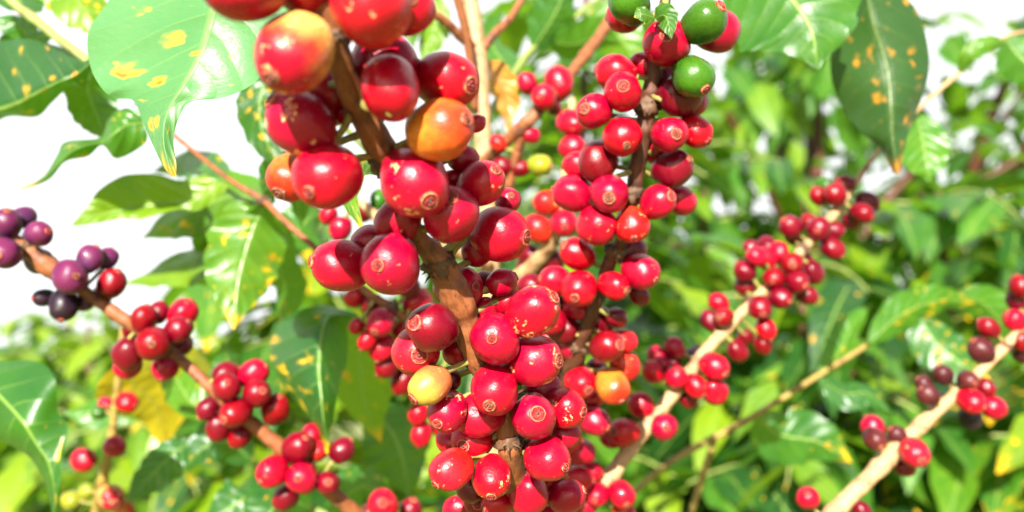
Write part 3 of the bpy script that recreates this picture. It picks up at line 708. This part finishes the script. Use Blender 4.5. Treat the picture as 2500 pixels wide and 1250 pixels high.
leaf_x(db, [((2080,-60,.47),(2110,-60,.46),(2140,-60,.47)),((2040,60,.48),(2130,50,.46),(2235,20,.47)),((2028,180,.48),(2165,160,.46),(2268,130,.47)),((2062,270,.48),(2175,250,.455),(2262,205,.47)),((2105,325,.47),(2178,320,.455),(2235,280,.47)),((2150,362,.465),(2182,370,.455),(2212,345,.46)),((2180,420,.46),(2190,425,.455),(2198,420,.46))],
       spots=.55, tone=-.1, mat='shadeleaf', label='green leaf, shade painted dark, with brown and orange spots', bulge=.08)
leaf(db, [(2235,275,.56),(2250,330,.55),(2262,400,.54),(2268,445,.54)], 58, spots=.02, tone=.6)
leaf(db, [(2340,180,.56),(2370,130,.55),(2420,105,.55),(2466,108,.56)], 24, spots=.0, tone=.7)
leaf(db, [(2450,92,.58),(2500,150,.57),(2560,190,.56)], 60, spots=.0, tone=.5)

eb = branch('fruiting_branch', 'pale branch in the lower right corner with dried and wrinkled dark cherries among red ones', 'coffee branch',
  [(1480, 5600, .56, 28.9), (1490, 3400, .53, 25.5), (1560, 2000, .5, 22.1), (1800, 1560, .47, 21.2), (2030, 1262, .45, 21.2), (2130, 1158, .455, 19.6), (2180, 1105, .46, 21.2), (2240, 1045, .465, 17.8), (2330, 965, .475, 14.4), (2400, 900, .48, 12.8), (2460, 838, .485, 11.9), (2520, 770, .49, 10.2), (2620, 660, .5, 7.6)],
  [(2131,1043,29,'red',s,None),(2136,1072,28,'brown',f,(4,14)),(2191,1063,24,'brown',s,None),(2232,1105,35,'orred',f,(2,12)),(2209,1141,24,'dark',b,None),
   (2302,915,24,'brown',s,None),(2256,938,21,'brown',s,None),(2266,964,26,'brown',f,None),(2292,975,18,'black',b,None),(2362,928,24,'brown',f,(4,4)),(2406,948,23,'dark',s,None),(2370,980,31,'red',f,None),(2427,995,28,'red',s,None),(2370,1020,28,'black',b,None),
   (2412,800,26,'dark',s,None),(2396,855,32,'brown',s,None),(2477,782,27,'red',s,None),(2490,700,27,'dark',s,None),(2480,732,24,'dark',b,None),(2494,835,25,'dark',s,None),(2496,866,22,'brown',b,None),(1972,1216,27,'red',s,(-8,-18)),(2105,1247,23,'dark',s,None)],
  nodes=[(2190,1095,20),(2350,955,18),(2450,850,16)], mat='pale', group=GF, rough=.08, seed=5)

branch('fruiting_branch', 'slim branch with three pinkish cherries leaving the trunk towards the upper right', 'coffee branch',
  [(1185, 395, .495, 15), (1230, 352, .48, 15), (1290, 295, .47, 16), (1340, 240, .475, 14), (1400, 170, .49, 13), (1480, 65, .52, 14), (1560, -60, .55, 12)],
  [(1364,202,38,'red',s,None),(1327,238,31,'red',f,None),(1286,202,25,'red',s,None),(1352,262,20,'dark',b,None)], nodes=[(1310,275,16)], group=GF, seed=6)
branch('fruiting_branch', 'short reddish twig with one yellow cherry and a few dark red ones beside the trunk', 'coffee branch',
  [(1278, 305, .472, 12), (1272, 340, .475, 13), (1255, 400, .48, 13), (1238, 470, .485, 12), (1230, 540, .49, 9)],
  [(1297,331,21,'red',s,None),(1318,403,28,'ygreen',s,None),(1272,412,22,'dark',s,None),(1225,407,25,'dark',s,None),(1216,350,22,'orred',s,None)], mat='bark', group=GF, seed=7)
branch('fruiting_branch', 'pale branch half hidden between the two main ones, with orange flushed cherries', 'coffee branch',
  [(1200, 730, .495, 20), (1255, 690, .475, 20), (1340, 600, .45, 18), (1375, 480, .44, 13), (1392, 340, .44, 11), (1398, 240, .44, 8)],
  [(1315,557,36,'orred',s,None),(1335,495,32,'orred',s,None),(1377,545,33,'red',f,None),(1300,655,40,'dark',b,None),(1345,640,34,'dark',b,None),(1398,360,31,'red',s,None),(1394,300,34,'red',s,None),(1425,440,28,'red',b,None),(1290,620,26,'dark',b,None),(1270,690,26,'dark',b,None)],
  nodes=[(1350,580,18)], mat='pale', group=GF, seed=8)
hb = branch('fruiting_branch', 'thin brown twig reaching up left into the white sky, red cherries at its foot', 'coffee branch',
  [(1205, 900, .50, 10.2), (1090, 845, .46, 10.2), (1000, 785, .43, 10.9), (945, 745, .425, 10.9), (890, 708, .425, 9.5), (775, 610, .44, 7.5), (690, 535, .45, 7.5), (640, 488, .46, 8.2), (560, 438, .47, 6.1), (480, 375, .49, 5.4), (425, 330, .50, 5.4), (330, 250, .52, 4.8)],
  [(928,787,34,'red',f,None),(932,848,34,'red',s,None),(897,831,25,'red',s,None),(871,797,19,'red',s,None),(945,895,29,'dark',s,None),(983,932,31,'dark',s,None),(1018,740,38,'red',b,None),(1000,702,27,'dark',b,None),(866,727,25,'red',b,None),(907,745,26,'dark',b,None),(1021,1010,27,'red',s,None),(1029,1060,29,'red',s,None),(1072,1040,22,'red',b,None),(975,870,30,'red',b,None),(985,800,30,'red',b,None),(1040,760,30,'dark',b,None)],
  nodes=[(640,488,14),(955,755,22)], group=GF, rough=.09, seed=9)
leaf_x(hb, [((500,425,0.470),(530,440,0.470),(560,455,0.470)),((440,440,0.470),(490,470,0.470),(520,490,0.470)),((385,425,0.465),(440,490,0.470),(480,515,0.470)),((320,425,0.465),(380,500,0.470),(430,512,0.465)),((285,435,0.460),(320,510,0.465),(350,535,0.460)),((240,465,0.455),(265,520,0.460),(295,535,0.460)),((215,500,0.455),(225,528,0.455),(240,545,0.455)),((175,548,0.450),(178,551,0.450),(182,553,0.450))],
       spots=.12, tone=.92, label='bright yellow green leaf against the white sky', bulge=.06)
leaf(hb, [(640,488,.47),(560,480,.50),(440,530,.53),(345,582,.56)], 70, roll=25, spots=.2, tone=.7, wave=.14)
leaf(hb, [(650,500,.48),(620,560,.48),(585,680,.47),(570,805,.46)], 100, roll=-10, spots=.5, tone=.72, wave=.14, label='hanging green leaf with a rusty yellow tip')
leaf(hb, [(640,520,.52),(540,600,.54),(430,650,.56),(300,695,.58)], 66, roll=40, spots=.1, tone=.9, wave=.16)
leaf(hb, [(640,470,.46),(680,440,.47),(720,455,.48),(735,560,.49)], 70, roll=30, spots=.05, tone=.35)
leaf_x(hb, [((870,765,.45),(880,775,.45),(890,785,.45)),((780,745,.47),(810,770,.45),(850,790,.46)),((690,780,.48),(790,800,.44),(850,830,.47)),((658,850,.48),(782,860,.435),(846,890,.465)),((670,900,.47),(780,910,.43),(830,930,.45)),((705,960,.46),(785,965,.425),(822,975,.44)),((745,1010,.45),(790,1020,.425),(812,1030,.435)),((780,1060,.44),(795,1065,.43),(806,1068,.43)),((795,1105,.43),(798,1108,.43),(801,1108,.43))],
       spots=.42, tone=.25, label='curled dark green leaf with yellow spots below the big cherries', bulge=.10)
leaf(hb, [(890,790,.5),(880,880,.52),(890,980,.54),(930,1080,.55)], 85, roll=20, spots=.35, tone=1.0, wave=.1)
leaf(hb, [(900,990,.6),(960,1060,.6),(985,1130,.6),(1000,1215,.6)], 90, roll=-15, spots=.02, tone=.10, label='dark green leaf')
leaf(hb, [(600,450,.50),(540,520,.54),(520,600,.56),(540,690,.57)], 60, roll=-25, spots=.15, tone=.6)
leaf(hb, [(660,500,.50),(600,600,.55),(500,650,.58),(400,670,.6)], 62, roll=15, spots=.2, tone=.85, wave=.16)
leaf(hb, [(700,540,.52),(680,640,.54),(700,720,.55),(680,810,.56)], 58, roll=35, spots=.3, tone=.5)
leaf(hb, [(560,440,.52),(500,400,.55),(440,395,.58),(370,420,.6)], 50, roll=40, spots=.05, tone=.45)
leaf(hb, [(690,620,.56),(730,560,.57),(760,530,.58),(800,520,.6)], 60, spots=.1, tone=.5)

branch('fruiting_branch', 'hidden twig with a few cherries seen through the gap left of the central branch', 'coffee branch',
  [(1190, 640, .49, 14), (1060, 600, .46, 13), (940, 545, .45, 13), (880, 495, .45, 11), (810, 470, .46, 7)],
  [(831,559,28,'red',s,None),(802,525,23,'red',s,None),(925,487,24,'green',b,None),(890,520,22,'dark',b,None)], group=GF, mat='pale', seed=10)

ib = branch('fruiting_branch', 'thin upright twig at the lower left with a few bright red and yellow green cherries', 'coffee branch',
  [(190, 5600, .66, 22), (200, 3200, .64, 18), (215, 1700, .62, 15), (232, 1300, .58, 13), (250, 1180, .56, 12), (270, 1080, .55, 10), (285, 970, .545, 9), (292, 880, .54, 8), (300, 800, .54, 6)],
  [(310,982,26,'red',s,None),(260,990,21,'red',b,None),(240,1008,17,'green',b,None),(280,1089,26,'red',f,None),(205,1123,28,'red',s,None),(175,1221,23,'ygreen',s,None),(213,1200,20,'ygreen',b,None),(270,1213,30,'blush',f,None),(302,1243,22,'orange',s,None)],
  mat='yellowstem', group=GF, seed=11)
leaf(ib, [(285,890,.60),(330,940,.62),(385,1000,.64),(400,1095,.66)], 100, roll=10, spots=.8, tone=.6, mat='yleaf', label='yellow leaf')
leaf(ib, [(292,880,.56),(380,860,.58),(470,890,.6),(540,960,.62)], 55, roll=-20, spots=.7, tone=.2, mat='yleaf', label='yellow green leaf')
leaf(ib, [(470,1075,.56),(420,1110,.55),(360,1170,.54),(310,1228,.53)], 52, roll=20, spots=.05, tone=.32)
leaf(ib, [(420,930,.66),(330,960,.66),(240,1000,.66),(150,1010,.66)], 60, roll=30, spots=.1, tone=.6)

def twig(label, stem, mat, group='leafy coffee twigs', seed=20):
    return branch('leafy_twig', label, 'twig', stem, (), (), mat, group, .06, 'stem', seed=seed)
t1 = twig('leafy twig in the upper left corner carrying yellow spotted and curled leaves', [(-780, 5600, .64, 20), (-760, 3000, .63, 18), (-700, 900, .60, 12), (-350, 120, .50, 11), (-80, -40, .44, 12), (60, 30, .43, 12), (130, 85, .425, 11), (215, 150, .42, 11), (280, 230, .42, 8)], 'greenstem', seed=21)
leaf_x(t1, [((218,135,.42),(216,158,.415),(222,170,.42)),((190,128,.43),(180,185,.41),(205,215,.42)),((140,112,.44),(135,205,.41),(175,208,.43)),((70,95,.45),(80,235,.42),(128,250,.44)),((20,98,.46),(35,258,.43),(90,285,.45)),((-40,110,.47),(-20,275,.44),(20,285,.46)),((-100,180,.48),(-80,290,.46),(-40,310,.47)),((-150,290,.48),(-148,300,.48),(-145,305,.48))],
       spots=.55, tone=.18, label='dark green leaf with yellow spots in the upper left corner', bulge=.06)
leaf_x(t1, [((345,270,.43),(352,300,.43),(362,330,.43)),((300,265,.43),(310,305,.425),(350,355,.43)),((262,290,.44),(280,325,.42),(285,388,.43)),((245,335,.44),(250,345,.43),(250,355,.43)),((160,345,.44),(190,362,.42),(215,382,.43)),((138,380,.44),(150,390,.43),(160,395,.43)),((105,430,.44),(112,435,.435),(118,440,.44)),((50,460,.44),(52,462,.44),(54,464,.44))],
       spots=.45, tone=.5, label='curled leaf with orange spots and a brown whip-like tip', bulge=.1)
leaf(t1, [(225,160,.46),(215,220,.47),(240,290,.47),(262,345,.47)], 62, roll=10, spots=.1, tone=.3)
leaf(t1, [(130,85,.47),(70,90,.48),(40,60,.48),(-30,40,.48)], 60, roll=40, spots=.02, tone=.35)
leaf(t1, [(60,30,.45),(40,-20,.47),(10,-80,.48)], 60, roll=20, spots=.05, tone=.4)
leaf(t1, [(100,-120,.48),(160,-40,.47),(210,30,.46),(262,98,.46)], 70, roll=-15, spots=.8, tone=.88, label='yellow green leaf with orange blotches')
t2 = twig('twig above the frame holding the big sheen-pale torn leaf at the upper left', [(1120, -160, .50, 12), (900, -330, .42, 12), (700, -260, .35, 12), (530, -120, .30, 12), (505, -70, .295, 7)], 'greenstem', seed=22)
leaf_x(t2, [((440,-90,.30),(500,-95,.295),(560,-90,.295)),((300,-50,.305),(520,-50,.29),(700,-30,.285)),((262,8,.305),(521,8,.285),(720,25,.28)),((216,78,.305),(512,60,.285),(690,100,.28)),((220,160,.305),(492,125,.285),(640,182,.28)),((248,215,.30),(464,180,.283),(600,216,.28)),((280,240,.30),(440,222,.28),(538,240,.28)),((326,246,.295),(417,258,.28),(468,248,.28)),((350,300,.29),(402,298,.278),(438,285,.28)),((372,352,.285),(400,350,.277),(424,340,.28)),((396,402,.28),(412,402,.276),(430,398,.278)),((418,430,.278),(424,432,.276),(430,428,.277))],
       spots=.27, tone=.60, mat='leaf_hole', label='large green leaf paled by painted sky sheen, with a torn hole and a folded yellow tip', bulge=-.05, n=60, nc=21)
t3 = twig('twig at the left edge holding one broad drooping leaf', [(-560, 5600, .64, 20), (-540, 3200, .62, 16), (-500, 1500, .60, 13), (-300, 1000, .52, 11), (-160, 900, .48, 9), (-90, 890, .46, 6)], 'greenstem', seed=23)
leaf_x(t3, [((-100,890,.46),(-95,895,.46),(-90,890,.46)),((-80,960,.45),(-40,930,.44),(20,880,.45)),((-50,1010,.45),(10,980,.43),(100,885,.44)),((-20,1060,.44),(55,1030,.42),(135,930,.43)),((30,1090,.44),(90,1085,.42),(140,1000,.43)),((75,1120,.44),(118,1130,.42),(166,1040,.43)),((110,1180,.43),(132,1190,.42),(152,1120,.42)),((125,1240,.43),(135,1250,.42),(148,1200,.42)),((130,1300,.43),(134,1310,.43),(138,1300,.43))],
       spots=.15, tone=.34, label='broad grey green leaf hanging at the left edge', bulge=.06)
t4 = twig('leafy twig low in the picture below the left cherry clusters', [(1190, 1560, .58, 12), (960, 1340, .58, 11), (760, 1240, .58, 10), (620, 1130, .58, 8), (520, 1040, .58, 7), (450, 990, .58, 5)], 'greenstem', seed=24)
leaf(t4, [(620,1130,.56),(560,1080,.55),(500,1090,.54),(445,1150,.54)], 62, roll=10, spots=.2, tone=.2)
leaf(t4, [(640,1150,.57),(620,1200,.55),(560,1240,.54),(480,1290,.54)], 75, roll=15, spots=.5, tone=.28)
leaf(t4, [(760,1240,.57),(690,1220,.55),(650,1270,.54),(620,1330,.54)], 75, roll=-15, spots=.4, tone=.35)
leaf(t4, [(520,1040,.57),(560,980,.58),(560,900,.6),(540,830,.6)], 60, roll=25, spots=.1, tone=.4)
leaf(t4, [(500,1020,.57),(450,960,.58),(420,890,.6),(430,820,.6)], 55, roll=-25, spots=.3, tone=.7)
leaf(t4, [(800,1255,.57),(860,1200,.57),(900,1190,.57),(960,1230,.57)], 60, roll=25, spots=.1, tone=.3)
t5 = twig('thin forked yellow twig curving up to the right across the lower right background', [(1240, 1580, .53, 9.5), (1400, 1370, .60, 8.2), (1550, 1200, .62, 7.5), (1650, 1120, .63, 7.5), (1750, 1065, .64, 8.8), (1850, 1010, .65, 7.5), (2000, 915, .66, 6.8), (2120, 840, .67, 6.1), (2230, 760, .68, 5.4), (2330, 720, .7, 4.1)], 'yellowstem', seed=25)
link('fork', tube_mesh('fork', [tuple(P(a, q, .645))+(r*.645/F,) for a, q, r in ((1745,1070,7.5),(1722,1140,8),(1695,1230,8),(1660,1350,8))], seed=5), M['yellowstem'], t5)
leaf(t5, [(2120,840,.66),(2200,770,.66),(2290,735,.66),(2380,740,.66)], 52, roll=30, spots=.5, tone=.55)
leaf(t5, [(2240,760,.67),(2280,830,.66),(2350,890,.65),(2420,930,.65)], 62, roll=-20, spots=.8, tone=.35, label='green leaf heavily mottled with yellow')
leaf(t5, [(2330,720,.7),(2400,740,.7),(2460,800,.7),(2540,830,.7)], 50, roll=20, spots=.4, tone=.5)
leaf(t5, [(2000,915,.66),(2050,860,.67),(2080,800,.68),(2130,740,.69)], 45, roll=30, spots=.1, tone=.6)
leaf(t5, [(1850,1010,.66),(1900,1060,.66),(2000,1080,.66),(2080,1130,.66)], 75, roll=10, spots=.35, tone=.35)
leaf(t5, [(2000,920,.66),(2060,960,.66),(2120,960,.66),(2180,1010,.66)], 45, roll=-40, spots=.05, tone=.3)
t6 = twig('leafy twig behind the upright trunk at the top centre', [(1178, 300, .52, 8), (1300, 120, .62, 9), (1420, 30, .66, 8), (1520, -40, .7, 7)], 'greenstem', seed=26)
leaf(t6, [(1300,120,.62),(1340,60,.62),(1370,0,.62),(1380,-80,.62)], 60, roll=25, spots=.05, tone=.35)
leaf(t6, [(1330,100,.63),(1400,110,.63),(1460,90,.63),(1520,110,.63)], 60, roll=35, spots=.05, tone=.6)
leaf(t6, [(1260,180,.60),(1220,140,.62),(1200,90,.64),(1230,20,.66)], 50, roll=25, spots=.0, tone=.45)
leaf(t6, [(1190,150,.53),(1215,190,.52),(1238,250,.52),(1240,330,.52)], 40, roll=30, spots=.0, tone=.5, mat='dry', wave=.25, label='dried orange brown leaf')
leaf(t6, [(1420,30,.66),(1480,60,.66),(1540,130,.66),(1560,200,.66)], 60, roll=10, spots=.1, tone=.7)
t7 = twig('leafy shoot left of the upright trunk at the top', [(1165, 130, .51, 8), (1090, 60, .55, 8), (1040, -20, .58, 7), (1000, -100, .6, 6)], 'greenstem', seed=27)
leaf(t7, [(1040,-20,.58),(1060,40,.57),(1050,100,.57),(1025,160,.57)], 42, roll=20, spots=.1, tone=.85)
leaf(t7, [(1010,-60,.58),(980,0,.57),(1000,60,.56),(1010,120,.56)], 42, roll=-20, spots=.1, tone=.7)
t8 = twig('twig behind the big cherries at upper left holding a dark spotted leaf', [(1180, 560, .50, 8), (960, 420, .48, 8), (800, 270, .46, 7), (690, 170, .45, 6)], 'greenstem', seed=28)
leaf(t8, [(690,170,.45),(640,220,.44),(640,320,.44),(700,430,.44)], 62, roll=15, spots=.45, tone=.18, label='dark blue green leaf with yellow spots behind the big cherries')
leaf(t8, [(960,420,.34),(880,400,.32),(850,470,.30),(890,572,.29)], 34, roll=30, spots=.5, tone=.75, label='small yellow tipped leaf beside the big cherries')
t9 = twig('short shoot with two small pale leaves at the tip of the branch with green cherries', [(1630, -40, .318, 8), (1622, 20, .312, 8), (1606, 40, .306, 6), (1600, 48, .302, 4)], 'greenstem', seed=29)
leaf(t9, [(1600,45,.302),(1570,35,.298),(1548,42,.297)], 24, roll=30, spots=.3, tone=.55)
leaf(t9, [(1598,45,.302),(1625,40,.298),(1640,95,.294)], 30, roll=10, spots=.2, tone=.45)

bpy.context.view_layer.update()
